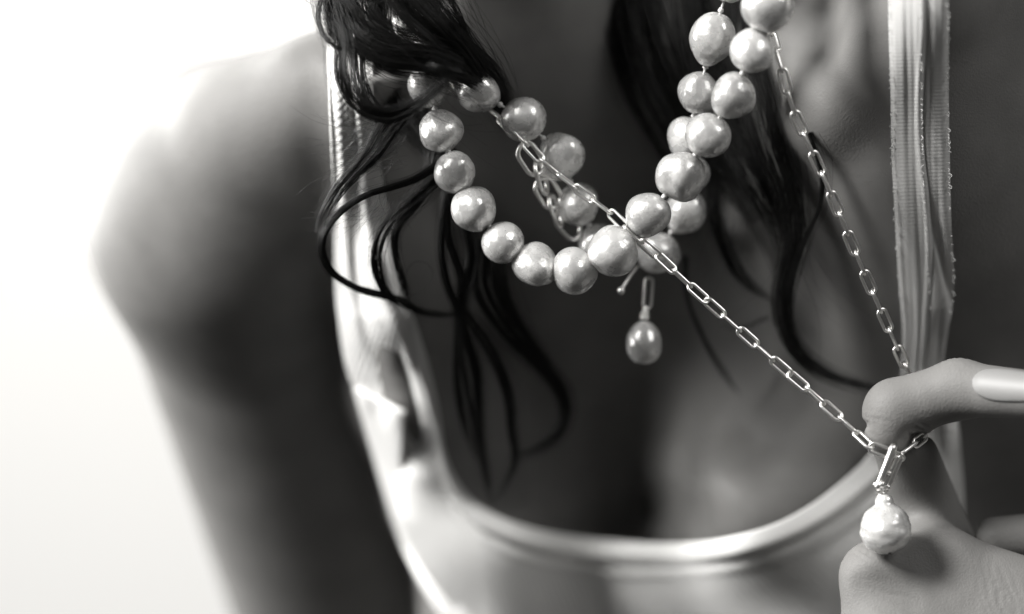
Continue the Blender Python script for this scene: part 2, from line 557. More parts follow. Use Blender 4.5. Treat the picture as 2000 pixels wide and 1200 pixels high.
hv = wrinkle(hv, [
    (W(1965, 1150, -11), (1, 0, 0.25), 2.0, 9.0, 6.0, 0.32),
    (W(1695, 825, -3), (0.2, 0, 1), 1.5, 5.0, 3.2, 0.40),
    (W(1868, 715, 1), (1, 0, -0.1), 1.6, 5.5, 3.4, 0.30),
    (W(1680, 1075, -2), (0.5, 0, 1), 1.8, 5.0, 3.5, 0.25),
    (W(1800, 842, -3), (0.5, 0, 1), 2.0, 4.0, 3.0, 0.40),
    (W(1745, 1180, -9), (0.3, 0, 1), 2.4, 6.0, 4.0, 0.30),
])
person = mesh_obj("person", np.concatenate([bv, hv]), np.concatenate([bq, hq + len(bv)]), SKIN)
person["label"] = "woman leaning forward in a white tank top, one finger hooked in a silver chain"
person["category"] = "person"

# front depth of the body as seen from the picture side, for the cloth to lie on
DX = np.arange(560, 2081, 20.0); DY = np.arange(-100, 1401, 20.0)
_px, _py = np.meshgrid(DX, DY, indexing='ij')
FRONT = np.full(_px.shape, 240.0); _done = np.zeros(_px.shape, bool); _prev = np.full(_px.shape, 10.0)
for d in np.arange(-60, 240, 1.5):
    v = body_field(Wa(_px, _py, d).astype(np.float32))
    hit = (v < 0) & ~_done
    FRONT[hit] = d - 1.5 + 1.5 * (_prev / np.maximum(_prev - v, 1e-6))[hit]; _done |= hit
    _prev = v
for it in range(2):
    _p = np.pad(FRONT, 1, mode='edge')
    FRONT = (_p[:-2, 1:-1] + _p[2:, 1:-1] + _p[1:-1, :-2] + _p[1:-1, 2:] + 2 * _p[1:-1, 1:-1]) / 6

TAUT = FRONT.copy()
for it in range(40):
    _p = np.pad(TAUT, 1, mode='edge')
    TAUT = (_p[:-2, 1:-1] + _p[2:, 1:-1] + _p[1:-1, :-2] + _p[1:-1, 2:]) / 4


def taut(px, py):
    return bspl(TAUT, DX[0], DY[0], 20.0, np.asarray(px, float), np.asarray(py, float))


def front(px, py):
    return bspl(FRONT, DX[0], DY[0], 20.0, np.asarray(px, float), np.asarray(py, float))


# ------------------------------------------------------------------ tank top
def ruled(name, inner, outer, ns, nt_, depth, mat, parent, thick=0.8, uvscale=MMPX):
    """cloth between two edge lines; depth(px,py,s,t) in mm behind the focus plane"""
    A = interp_path(inner, ns); B = interp_path(outer, ns)
    t = np.linspace(0, 1, nt_)
    G = A[:, None] * (1 - t)[None, :, None] + B[:, None] * t[None, :, None]
    s = np.linspace(0, 1, ns)
    SS, TT = np.meshgrid(s, t, indexing='ij')
    D = depth(G[..., 0], G[..., 1], SS, TT)
    V = Wa(G[..., 0], G[..., 1], D).reshape(-1, 3)
    i = np.arange(ns * nt_).reshape(ns, nt_)
    Q = np.stack([i[:-1, :-1], i[:-1, 1:], i[1:, 1:], i[1:, :-1]], -1).reshape(-1, 4)
    wid = np.linalg.norm(B - A, axis=1) * uvscale
    ln = np.r_[0, np.cumsum(np.linalg.norm(np.diff((A + B) / 2, axis=0), axis=1))] * uvscale
    U = np.stack([TT * wid[:, None], np.repeat(ln[:, None], nt_, 1)], -1).reshape(-1, 2)
    o = mesh_obj(name, V, Q, mat, parent, uv=U)
    md = o.modifiers.new("thickness", 'SOLIDIFY'); md.thickness = thick * MM; md.offset = 0
    return o


NECK_IN = [(724, -60), (726, 60), (730, 200), (742, 330), (764, 450), (800, 600), (830, 700), (852, 790), (866, 880), (892, 942), (935, 988),
           (1010, 1024), (1100, 1045), (1200, 1057), (1300, 1062), (1400, 1053), (1500, 1028), (1580, 988), (1650, 935), (1705, 880), (1742, 815), (1766, 735)]
NECK_OUT = [(640, -60), (640, 60), (643, 200), (650, 350), (655, 500), (662, 610), (690, 745), (762, 815), (776, 900), (782, 1000), (815, 1090),
            (880, 1180), (1000, 1320), (1130, 1380), (1290, 1390), (1440, 1380), (1600, 1370), (1760, 1340), (1860, 1260), (1880, 1120), (1878, 900), (1862, 735)]


def tank_depth(px, py, s, t):
    A = interp_path(NECK_IN, len(s)); B = interp_path(NECK_OUT, len(s))
    ax = A[:, 0][:, None] + 0 * px
    pe = np.where((px < ax) & (py < 900), np.maximum(px, ax - 30) + 0.55 * (px - np.maximum(px, ax - 30)), px)
    pe = np.where((py > 900) & (px < 940), px + (940 - px) * 0.45 * np.clip((py - 900) / 120.0, 0, 1), pe)
    f0 = front(pe, py)
    lo_ = np.clip((py - 900) / 90.0, 0, 1)
    d = f0 + lo_ * (-smax(f0 - taut(pe, py), 0 * f0, 6.0)) - 3.2
    # trough beside the armhole
    d = d + 0.5 * np.exp(-((py - 900) / 110.0) ** 2) * np.exp(-((t - 0.75) / 0.33) ** 2) * (px < 1000)
    d = d + 6.5 * np.clip((py - 620) / 130.0, 0, 1) * (1 - np.clip((py - 775) / 160.0, 0, 1)) * np.clip((t - 0.2) / 0.25, 0, 1) * (px < 900)
    # bridging between the breasts
    br = np.exp(-((px - 1314) / 170.0) ** 2) * np.clip((py - 930) / 150.0, 0, 1)
    d = d - 14 * br
    wid = np.linalg.norm(B - A, axis=1)[:, None] * t          # px from neckline
    # rolled hem along the neckline with its seam
    low = np.clip((py - 760) / 200.0, 0, 1)
    hem = 2.1 * np.clip(wid / 40.0, 0, 1) / (1 + np.exp((wid - 46) / 3.0)) - 0.9 * np.exp(-((wid - 56) / 6.0) ** 2) + 0.7 * np.exp(-((wid - 74) / 10.0) ** 2)
    d = d - hem * (0.3 + 0.7 * low)
    # long folds in the strap
    st = 1 - np.clip((py - 640) / 160.0, 0, 1)
    f = 0.8 * np.sin(t * 14 + 1.0 * np.sin(s * 14)) + 0.3 * np.sin(t * 29 + s * 9)
    d = d + f * st * 0.9
    fold = 1 - np.clip(np.abs(py - 780) / 170.0, 0, 1)
    d = d + 2.2 * fold * np.sin(t * 11 + s * 26)
    # faint drag folds across the front
    d = d + low * 0.7 * np.sin((px * 0.35 + py) / 46.0) * np.clip((wid - 60) / 60, 0, 1)
    return d


tank = ruled("tank_top", NECK_IN, NECK_OUT, 260, 64, tank_depth, KNIT, person, 1.2)

BAND_R = [(793, 806), (786, 900), (792, 980), (822, 1080), (872, 1150), (930, 1215), (1010, 1300)]
BAND_L = [(694, 756), (722, 855), (766, 1000), (806, 1106), (862, 1200), (905, 1270), (960, 1340)]


def band_depth(px, py, s, t):
    A = interp_path(BAND_R, len(s))
    d0 = front(A[:, 0], A[:, 1])[:, None] - 4.5
    w = np.linalg.norm(interp_path(BAND_L, len(s)) - A, axis=1)[:, None] * MMPX
    d = d0 + w * (0.45 * t + 0.45 * t ** 2)
    return d - 1.3 * np.exp(-((s - 0.02) / 0.05) ** 2) * np.sin(t * 9)


ruled("armhole_band", BAND_R, BAND_L, 90, 26, band_depth, KNIT, tank, 1.4)

# strap on the right: pleated, with frayed edges, twisted fold low on the right
ST_L = [(1736, -80), (1737, 60), (1740, 180), (1742, 300), (1748, 420), (1755, 540), (1764, 660), (1756, 780), (1748, 860)]
ST_R = [(1850, -80), (1852, 60), (1852, 180), (1854, 300), (1856, 400), (1861, 500), (1862, 570), (1850, 650), (1840, 730), (1838, 850)]


def strap_depth(px, py, s, t):
    d = front(px, py) - 3.2
    w = 0.28 * np.sin(t * 19 + 1.6 * np.sin(s * 6)) + 0.10 * np.sin(t * 47 + 3 * s)
    w += -0.8 * np.exp(-((t - 0.52 - 0.05 * np.sin(s * 14)) / 0.035) ** 2) + 0.8 * np.exp(-((t - 0.60 - 0.04 * np.sin(s * 14)) / 0.03) ** 2)
    edge = np.exp(-(t / 0.06) ** 2) + np.exp(-((1 - t) / 0.06) ** 2)
    # the crease where the right half folds under, running down to the right
    cr = px - (1812 + (py - 410) * 0.22)
    fold = np.clip((py - 380) / 90.0, 0, 1) * (1 - np.clip((py - 620) / 80.0, 0, 1))
    d = d + fold * (2.6 / (1 + np.exp(-cr / 2.5)) - 0.09 * np.clip(cr, 0, 60)) + 1.6 * np.clip((py - 600) / 60, 0, 1) * np.clip((px - 1812) / 20.0, 0, 1)
    return d + w * 0.7 + 1.0 * edge


strap = ruled("shoulder_strap", ST_L, ST_R, 260, 90, strap_depth, STRAPKNIT, tank, 0.7)

# frayed stitches: short fibres along the strap edges and its seam


def tubes(paths, radii, sides=3):
    V = []; Q = []; base = 0
    ang = np.arange(sides) * 2 * math.pi / sides
    for P, R in zip(paths, radii):
        n = len(P)
        T = np.gradient(P, axis=0); T /= np.linalg.norm(T, axis=1)[:, None] + 1e-9
        up = np.array([0.23, -0.93, 0.29])
        N = np.cross(T, up); N /= np.linalg.norm(N, axis=1)[:, None] + 1e-9
        B = np.cross(T, N)
        R = np.broadcast_to(R, (n,))
        ring = P[:, None] + R[:, None, None] * (np.cos(ang)[None, :, None] * N[:, None] + np.sin(ang)[None, :, None] * B[:, None])
        V.append(ring.reshape(-1, 3))
        i = base + np.arange(n * sides).reshape(n, sides)
        j = np.roll(i, -1, 1)
        Q.append(np.stack([i[:-1], j[:-1], j[1:], i[1:]], -1).reshape(-1, 4))
        base += n * sides
    return np.concatenate(V), np.concatenate(Q)


fp, fr = [], []
for edge_line, off in ((ST_L, -1), (ST_R, 1), ([(a[0] * 0.46 + b[0] * 0.54, a[1] * 0.46 + b[1] * 0.54) for a, b in zip(ST_L, ST_R)], 0)):
    E = interp_path(edge_line, 170)
    for q, (x, y) in enumerate(E):
        if y < -20 or y > 620 or rng.random() < 0.5:
            continue
        d = float(front(x, y)) - (3.6 if off else 4.6)
        L = rng.uniform(2, 7)
        sx = off if off else rng.choice([-1, 1])
        t = np.linspace(0, 1, 6)
        X = x - sx * 2 + sx * L * np.sin(t * math.pi * 0.8) * rng.uniform(0.5, 1); Y = y + t * rng.uniform(3, 9)
        fp.append(Wa(X, Y, d - 0.5 * np.sin(t * 3) + 0 * X)); fr.append(np.full(6, rng.uniform(0.05, 0.14)))
v, q = tubes(fp, fr)
fz = mesh_obj("frayed_stitch", v, q, STRAPKNIT, tank, uv=np.zeros((len(v), 2)))
fz["kind"] = "stuff"

# ------------------------------------------------------------------ fingernail on the hooked finger
p1, p2 = W(1872, 760, -1), W(2025, 772, -13)
ax_ = (p2 - p1) / np.linalg.norm(p2 - p1); Lf = np.linalg.norm(p2 - p1)
n0 = np.array([0.0, -0.94, 0.34]); n0 = n0 - ax_ * (n0 @ ax_); n0 /= np.linalg.norm(n0)
b0_ = np.cross(ax_, n0)
us = np.linspace(0, 1, 24); vs = np.linspace(-1, 1, 19)
gu, gv = np.meshgrid(us, vs, indexing='ij')
half = 0.76 * np.sqrt(np.clip(1 - (1 - np.clip(gu / 0.5, 0, 1)) ** 2.0, 0, 1)) * (1 - 0.10 * np.clip((gu - 0.6) / 0.4, 0, 1))
along = Lf * 0.29 + gu * 15.8
rad_ = 6.9 + (5.7 - 6.9) * np.clip(along / Lf, 0, 1) + 0.12 + 0.22 * np.sin(np.clip(gu, 0, 1) * math.pi * 0.5)
phi = gv * half
lift = 0.15 * (1 - gv ** 2) - 0.45 * np.exp(-(gu / 0.10) ** 2) - 0.25 * np.abs(gv) ** 6
V = p1 + along[..., None] * ax_ + (rad_ + lift)[..., None] * (np.cos(phi)[..., None] * n0 + np.sin(phi)[..., None] * b0_)
i = np.arange(24 * 19).reshape(24, 19)
Q = np.stack([i[:-1, :-1], i[1:, :-1], i[1:, 1:], i[:-1, 1:]], -1).reshape(-1, 4)
nail = mesh_obj("fingernail", V.reshape(-1, 3), Q, NAIL, person)
md = nail.modifiers.new("thickness", 'SOLIDIFY'); md.thickness = 0.35 * MM; md.offset = 0

# ------------------------------------------------------------------ hair
NS = 34


def lock_mesh(path, w0, w1, n, wave=0.0, rad=0.12, frizz=0.25, seed=0, flat=0.6, taper=0.75, fan=0.0):
    r = np.random.default_rng(seed)
    P = np.array(path, dtype=float)
    C = catmull(np.concatenate([np.array([W(*p) for p in P])], 0), 160)
    C = arc_sample(C, n=NS)
    t = np.linspace(0, 1, NS)
    T = np.gradient(C, axis=0); T /= np.linalg.norm(T, axis=1)[:, None]
    N = np.cross(T, np.array([0, 1.0, 0])); N /= np.linalg.norm(N, axis=1)[:, None] + 1e-9
    B = np.cross(T, N)
    wid = np.interp(t, np.linspace(0, 1, 3), [w0, (w0 + w1) / 2, w1]) * MMPX * 0.5
    paths, radii = [], []
    nc = 3 if w0 < 30 else (5 if w0 < 80 else 11)
    cl = []
    for c in range(nc):
        a = r.random() * 2 * math.pi; q = math.sqrt((c + 0.5) / nc)
        cl.append((q * math.cos(a) * 0.85, q * math.sin(a) * flat * 0.85, r.uniform(0.22, 0.42) * (1.0 if nc < 11 else 0.75),
                   0.35 * np.sin(t * r.uniform(3, 8) + r.uniform(0, 6.28)) + 0.15 * np.sin(t * r.uniform(9, 15) + r.uniform(0, 6.28))))
    for k in range(n):
        ccx, ccy, cw, drift = cl[int(r.integers(nc))]
        rr = math.sqrt(r.random()); a = r.random() * 2 * math.pi
        ox, oy = ccx + cw * rr * math.cos(a), ccy + cw * rr * math.sin(a)
        wild = r.random() < 0.24
        if wild:
            sp_ = r.uniform(1.2, 2.8)
            ox *= sp_; oy *= sp_
        tw = r.uniform(-0.25, 0.25)
        cx = ox * np.cos(tw * t * 3) - oy * np.sin(tw * t * 3)
        cy = ox * np.sin(tw * t * 3) + oy * np.cos(tw * t * 3)
        cx = cx + drift * (0.4 + 0.6 * t)
        ph = r.random(3) * 6.28
        jit = frizz * (2.6 if wild else 1.0) * (np.sin(t * r.uniform(3, 7) + ph[0]) + 0.4 * np.sin(t * r.uniform(12, 20) + ph[1]))
        w_here = wid * (1 + fan * rr * t ** 2)
        X = C + N * (cx * w_here + jit * 0.6)[:, None] + B * (cy * w_here + 0.5 * jit)[:, None]
        end = NS if r.random() > 0.5 else int(r.integers(int(NS * 0.55), NS))
        R = rad * (0.55 if wild else 1.0) * r.uniform(0.6, 1.15) * np.clip((1.02 - t) / (1 - taper), 0.15, 1)
        paths.append(X[:end]); radii.append(R[:end])
    return tubes(paths, radii)


LOCKS = [
    ([(560, -470, 4), (580, -340, -4), (620, -230, -6), (680, -110, -6), (750, -10, -6)], 200, 90, 300),  # this and the next: unseen locks above the frame, added to shade the neck
    ([(700, -520, 0), (700, -380, -8), (720, -250, -10), (750, -130, -9), (800, -20, -8)], 220, 90, 300),
    # path (px, py, d), start width, end width, strands
    # crown mass sweeping down from the top to the right
    ([(640, -190, 10), (672, -60, 0), (700, 30, -6), (760, 85, -8), (850, 112, -8), (930, 155, 4), (985, 215, 20)], 110, 24, 260),
    ([(700, -220, 6), (740, -90, -4), (790, 0, -9), (850, 60, -9), (910, 115, -2), (962, 180, 14), (1000, 250, 30)], 120, 26, 260),
    ([(760, -220, 6), (800, -110, -4), (842, -20, -8), (890, 60, -4), (945, 145, 10), (985, 230, 26)], 90, 22, 160),
    ([(640, -180, 6), (650, -60, 0), (665, 20, -4), (700, 75, -9), (760, 108, -11), (840, 122, -10), (900, 140, -8)], 70, 26, 170),
    ([(700, -200, 12), (720, -60, 4), (730, 40, 0), (760, 95, -2), (820, 110, -2)], 120, 60, 220),
    # curl at the left edge, returning under the mass
    ([(648, -80, 0), (655, 20, -6), (668, 90, -10), (668, 140, -12), (684, 185, -12), (716, 215, -12), (760, 225, -12), (812, 205, -12), (858, 168, -12), (890, 140, -10)], 34, 15, 110),
    ([(668, -60, 4), (675, 40, -2), (688, 110, -7), (692, 150, -8), (706, 190, -9), (738, 220, -9), (780, 224, -9), (826, 200, -10), (872, 155, -10)], 20, 14, 60),
    ([(690, 40, -2), (704, 100, -6), (708, 150, -7), (722, 195, -7), (752, 228, -6), (775, 240, -5)], 16, 18, 50),
    ([(745, 60, 20), (760, 110, 20), (765, 170, 20), (775, 220, 18), (805, 262, 16), (840, 300, 14)], 50, 34, 90),
    ([(790, 60, 28), (800, 130, 28), (805, 200, 28), (812, 260, 24), (850, 320, 20)], 70, 44, 100),
    ([(790, 110, 2), (800, 118, -6), (850, 128, -12), (905, 142, -11), (950, 160, -4)], 16, 12, 50),
    ([(640, -60, -2), (622, 20, -6), (628, 60, -8), (650, 88, -10), (680, 100, -10), (720, 110, -8)], 14, 5, 26),
    ([(650, -60, -2), (636, 0, -6), (640, 45, -8), (655, 76, -9), (690, 104, -8)], 10, 6, 24),
    # loose clump below the curl
    ([(770, 215, -4), (740, 250, -4), (720, 285, -4), (690, 330, -3), (655, 372, -1), (630, 415, 2), (618, 455, 4)], 34, 8, 70),
    ([(800, 225, -2), (770, 262, -2), (738, 305, -2), (700, 342, -2), (668, 378, 0), (640, 420, 4), (634, 450, 6)], 30, 6, 50),
    ([(880, 270, 6), (862, 312, 6), (815, 348, 5), (760, 368, 4), (712, 384, 3), (668, 412, 4), (636, 450, 6), (627, 490, 9), (646, 532, 12), (690, 562, 15), (740, 577, 18),
      (780, 588, 20), (818, 610, 24), (872, 617, 28), (905, 612, 30)], 26, 13, 90),
    ([(888, 290, 8), (868, 330, 8), (830, 372, 9), (782, 408, 10), (746, 448, 11), (733, 498, 13), (742, 545, 16), (762, 578, 18), (800, 602, 22)], 36, 13, 110),
    ([(860, 300, 8), (850, 340, 9), (815, 400, 11), (775, 450, 14), (772, 500, 18), (790, 560, 22), (800, 605, 26)], 34, 16, 80),
    ([(876, 352, 10), (862, 430, 12), (860, 500, 14), (872, 560, 17), (892, 610, 22), (897, 680, 30), (910, 760, 38), (930, 850, 48), (955, 950, 60)], 22, 18, 80),
    ([(884, 330, 12), (872, 410, 14), (876, 470, 16), (900, 540, 20), (898, 600, 24), (925, 640, 30), (962, 700, 38), (988, 770, 44), (994, 840, 50), (1000, 905, 56), (962, 985, 68)], 24, 22, 90),
    ([(905, 420, 18), (920, 500, 20), (905, 560, 24), (900, 620, 28), (930, 720, 40), (935, 800, 50), (945, 900, 58), (958, 980, 66)], 22, 22, 80),
    ([(940, 470, 26), (935, 560, 30), (980, 640, 36), (1040, 700, 42), (1088, 752, 46), (1105, 800, 50), (1085, 850, 54), (1040, 880, 58), (995, 895, 62)], 46, 20, 130),
    ([(925, 450, 24), (920, 540, 28), (900, 590, 30), (893, 650, 36), (890, 740, 44), (905, 820, 54), (930, 900, 62)], 24, 16, 60),
    ([(955, 480, 30), (975, 560, 34), (1010, 640, 40), (1060, 710, 46), (1096, 770, 50)], 60, 20, 110),
    # behind the necklaces on the right of the neck
    ([(1330, -120, 40), (1350, 0, 36), (1380, 130, 34), (1430, 260, 30), (1480, 350, 26), (1520, 440, 25), (1530, 520, 26)], 150, 26, 130),
    ([(1180, -140, 52), (1205, 20, 46), (1245, 150, 46), (1310, 280, 46), (1390, 390, 42)], 90, 40, 100),
    ([(1250, -120, 46), (1270, 20, 42), (1310, 150, 40), (1360, 260, 38), (1420, 350, 36), (1480, 430, 32)], 130, 40, 150),
    ([(1450, -100, 26), (1450, 60, 26), (1470, 180, 24), (1505, 290, 20), (1535, 380, 20), (1545, 460, 22), (1528, 540, 25), (1520, 610, 28), (1548, 680, 30), (1610, 728, 32), (1700, 758, 34), (1780, 775, 36)], 70, 16, 60),
    ([(1480, 120, 20), (1510, 230, 18), (1540, 330, 18), (1552, 420, 20), (1548, 500, 22), (1535, 580, 26), (1545, 660, 30), (1590, 722, 34), (1660, 752, 36), (1730, 768, 38)], 50, 14, 50),
    ([(1580, 260, 10), (1602, 340, 12), (1600, 400, 14), (1575, 460, 17), (1550, 520, 20), (1530, 580, 24)], 20, 10, 34),
    ([(1390, 330, 36), (1395, 420, 36), (1420, 490, 38), (1460, 550, 38), (1510, 590, 36)], 34, 14, 60),
    ([(1340, 500, 44), (1345, 580, 46), (1370, 650, 50), (1410, 720, 56), (1445, 770, 62)], 16, 6, 26),
    ([(1500, 620, 34), (1450, 640, 40), (1400, 636, 44)], 6, 3, 8),
]
hair = None
for k, (path, w0, w1, n) in enumerate(LOCKS):
    if 14 < k < 27:
        w0 *= 0.78; w1 *= 0.78
    v, q = lock_mesh(path, w0, w1, int(n * 2.0), seed=k + 3, rad=0.055 if w0 < 60 else (0.078 if w0 < 160 else 0.2), frizz=0.32 if w0 < 40 else 0.5, fan=0.5)
    if k == 0:
        hair = mesh_obj("hair", v, q, HAIR, person)  # own mesh is the first unseen shading lock; visible locks are its children
        hair["label"] = "dark wavy hair falling from above over the shoulder strap"
    else:
        mesh_obj("lock", v, q, HAIR, hair)

# fly-away single hairs
paths, radii = [], []
r = np.random.default_rng(5)


def stray(path, rad=0.035):
    P = arc_sample(catmull(np.array([W(*p) for p in path]), 60), n=40)
    paths.append(P); radii.append(np.full(40, rad) * np.linspace(1, 0.5, 40))


for k in range(110):
    x = r.uniform(700, 800); y = r.uniform(230, 330); L = r.uniform(40, 150); a = r.uniform(2.0, 3.6)
    c = r.uniform(-0.8, 0.8)
    stray([(x + L * u * math.cos(a + c * u), y + L * u * math.sin(a + c * u) * 0.7, -2 + 6 * u) for u in (0, .33, .66, 1)], 0.048)
for k in range(40):
    x = r.uniform(690, 800); y = r.uniform(370, 420); L = r.uniform(40, 130); c = r.uniform(-0.5, 0.9)
    a = r.uniform(1.5, 2.7)
    stray([(x + L * u * math.cos(a + c * u), y + L * u * math.sin(a + c * u), 3 + 6 * u) for u in (0, .33, .66, 1)], 0.05)
for k in range(12):
    x = r.uniform(740, 860); y = r.uniform(140, 240); a = r.uniform(0.2, 0.9)
    L = r.uniform(80, 190)
    stray([(x + L * u * math.cos(a), y + L * u * math.sin(a) + 14 * math.sin(u * 3), -8) for u in (0, .33, .66, 1)], 0.045)
for k in range(40):
    x = r.uniform(1400, 1580); y = r.uniform(150, 420); L = r.uniform(120, 330); c = r.uniform(-0.7, 0.5)
    a = r.uniform(1.2, 1.8)
    stray([(x + L * u * math.cos(a + c * u), y + L * u * math.sin(a + c * u), 16 + 10 * u) for u in (0, .33, .66, 1)], 0.04)
stray([(775, 590, 20), (800, 520, 20), (832, 514, 20), (846, 540, 20), (832, 565, 20), (800, 578, 20), (770, 580, 20)], 0.09)
stray([(1560, 520, 20), (1590, 590, 22), (1602, 650, 24), (1600, 700, 26)], 0.05)
stray([(1600, 260, 6), (1625, 310, 6), (1622, 380, 8), (1600, 430, 10)], 0.045)
for k in range(14):
    y0 = r.uniform(-40, 40)
    stray([(650 + r.uniform(-6, 6), y0 - 60, -2), (617 + r.uniform(-10, 8), y0 + 20, -5), (632 + r.uniform(-10, 10), 75 + r.uniform(-10, 10), -8), (690, 110 + r.uniform(-10, 20), -8)], 0.03)
v, q = tubes(paths, radii)
fly = mesh_obj("stray_hair", v, q, HAIR, hair)
fly["kind"] = "stuff"

# ------------------------------------------------------------------ pearls
def pearl_mesh(name, seed, rough=0.045, elong=1.0, pinch=0.0):
    r = np.random.default_rng(seed)
    bm = bmesh.new()
    bmesh.ops.create_uvsphere(bm, u_segments=40, v_segments=26, radius=1.0)
    fr = [(r.normal(size=3), r.uniform(0.8, 2.6), r.uniform(0, 6.28), r.uniform(0.3, 1)) for _ in range(7)]
    for v in bm.verts:
        p = np.array(v.co)
        s = 1 + sum(rough * w * 0.35 * math.sin(float(p @ a) * f + ph) for a, f, ph, w in fr)
        # dimple at the drill holes
        s -= 0.07 * math.exp(-((1 - abs(p[2])) / 0.03) ** 1.0)
        x, y, z = p * s
        if pinch:
            g = 1 - pinch * max(0, z) ** 1.5
            x *= g; y *= g
        v.co = (x, y, z * elong)
    me = bpy.data.meshes.new(name)
    bm.to_mesh(me); bm.free()
    me.polygons.foreach_set("use_smooth", [True] * len(me.polygons))
    me.materials.append(PEARL)
    return me


PM = [pearl_mesh("pearl", k, 0.08 + 0.04 * (k % 3)) for k in range(6)]
PMP = pearl_mesh("pearl_pear", 31, 0.05, 1.12, 0.35)


def align_z(vec, roll=0.0):
    q = Vector(vec).normalized().to_track_quat('Z', 'Y')
    return q @ Quaternion((0, 0, 1), roll)


def knot_mesh():
    bm = bmesh.new()
    bmesh.ops.create_icosphere(bm, subdivisions=2, radius=1.0)
    for v in bm.verts:
        v.co *= 1 + 0.12 * math.sin(v.co.x * 5 + v.co.z * 4)
    me = bpy.data.meshes.new("knot"); bm.to_mesh(me); bm.free()
    me.polygons.foreach_set("use_smooth", [True] * len(me.polygons))
    me.materials.append(THREAD)
    return me


KM = knot_mesh()


def pearl_strand(label, beads, group, pear=()):
    root = empty("pearl_necklace", W(*beads[len(beads) // 2][:3]))
    root["label"] = label; root["category"] = "necklace"; root["group"] = group
    C = np.array([W(*b[:3]) for b in beads])
    for k, b in enumerate(beads):
        sc = b[3] * MMPX * (DIST + b[2]) / DIST
        a = C[max(k - 1, 0)]; c = C[min(k + 1, len(beads) - 1)]
        o = link_copy(PMP if k in pear else PM[(k * 5 + len(beads)) % 6], "pearl")
        e = b[4] if len(b) > 4 else 1.0
        roll = 0.0 if k in pear else k * 1.7
        put(o, root, C[k], align_z(a - c if k in pear else c - a, roll), (sc * MM, sc * MM, sc * e * MM))
    for k in range(len(beads) - 1):
        o = link_copy(KM, "knot")
        ra, rb = beads[k][3], beads[k + 1][3]
        m = C[k] + (C[k + 1] - C[k]) * ra / (ra + rb)
        put(o, root, m, None, 0.75 * MM)
    v, q = tubes([C - np.array([0, 0, 0])], [np.full(len(C), 0.3)], 6)
    th = mesh_obj("thread", v - np.array(root.location) * 1000, q, THREAD, root)
    return root


FRONT_BEADS = [(850, 30, 24, 42), (842, 95, 16, 42), (838, 172, 9, 42), (861, 256, 5, 43.5), (890, 335, 4, 43.5), (926, 408, 4, 44), (982, 474, 5, 43.5), (1047, 519, 5, 43.5), (1125, 530, 3, 47.5),
               (1198, 490, 0, 50), (1266, 422, -1, 47.5), (1330, 345, -3, 48.5), (1383, 265, -7, 46.5), (1432, 186, -11, 44), (1470, 97, -15, 45.5), (1500, 15, -18, 50), (1525, -70, -18, 46),
               (1545, -150, -12, 46)]
front_n = pearl_strand("front strand of larger white pearls, hanging lowest and nearest", FRONT_BEADS, "pearl necklaces")
BACK_BEADS = [(800, 60, 22, 42), (860, 118, 13, 43), (933, 178, 8, 44), (1023, 233, 9, 46, 1.02), (1098, 306, 14, 45), (1130, 402, 18, 43), (1172, 478, 22, 42), (1282, 492, 25, 46),
              (1340, 416, 24, 44), (1348, 340, 18, 40), (1345, 272, 12, 43), (1366, 180, 8, 43), (1391, 78, 2, 46, 1.1), (1425, -36, -2, 45), (1450, -120, 4, 44)]
back_n = pearl_strand("pearl strand behind, with silver oval links and a small drop pearl pendant", BACK_BEADS, "pearl necklaces", pear=(12,))

# ------------------------------------------------------------------ wire links
def wire_link(name, hl, hw, rw, seg=10, sides=10):
    """closed stadium link in the local XZ plane, long axis Z; hl, hw = half sizes of the wire's centre line"""
    pts = []
    for k in range(seg + 1):
        a = math.pi * k / seg
        pts.append((hw * math.cos(a), 0, hl - hw + hw * math.sin(a)))
    for k in range(seg + 1):
        a = math.pi + math.pi * k / seg
        pts.append((hw * math.cos(a), 0, -(hl - hw) + hw * math.sin(a)))
    P = np.array(pts); n = len(P)
    T = np.roll(P, -1, 0) - np.roll(P, 1, 0); T /= np.linalg.norm(T, axis=1)[:, None]
    N = np.array([0, 1.0, 0]); B = np.cross(T, N)
    ang = np.arange(sides) * 2 * math.pi / sides
    ring = P[:, None] + rw * (np.cos(ang)[None, :, None] * N + np.sin(ang)[None, :, None] * B[:, None])
    i = np.arange(n * sides).reshape(n, sides)
    i2 = np.roll(i, -1, 0)
    Q = np.stack([i, np.roll(i, -1, 1), np.roll(i2, -1, 1), i2], -1).reshape(-1, 4)
    me = bpy.data.meshes.new(name)
    me.from_pydata([tuple(v) for v in ring.reshape(-1, 3)], [], [tuple(int(x) for x in f) for f in Q])
    bm = bmesh.new(); bm.from_mesh(me); bmesh.ops.recalc_face_normals(bm, faces=bm.faces); bm.to_mesh(me); bm.free()
    me.polygons.foreach_set("use_smooth", [True] * len(me.polygons))
    me.materials.append(SILVER)
    return me


def frame(tangent, roll):
    """local Z along the tangent; roll 0 shows the link broadside to the picture"""
    z = Vector(tangent).normalized()
    y = Vector((0, 1, 0)); y = (y - z * y.dot(z)).normalized()
    x = y.cross(z)
    m = Matrix((x, y, z)).transposed().to_quaternion()
    return m @ Quaternion((0, 0, 1), roll)


PITCH = 5.45
RW = 0.41
LINK = wire_link("link", PITCH / 2 + RW, 1.12, RW)
chain = empty("chain_necklace", W(1500, 690, 0))
chain["label"] = "fine silver paperclip chain pulled taut over the finger, with a round pearl pendant"
chain["category"] = "necklace"


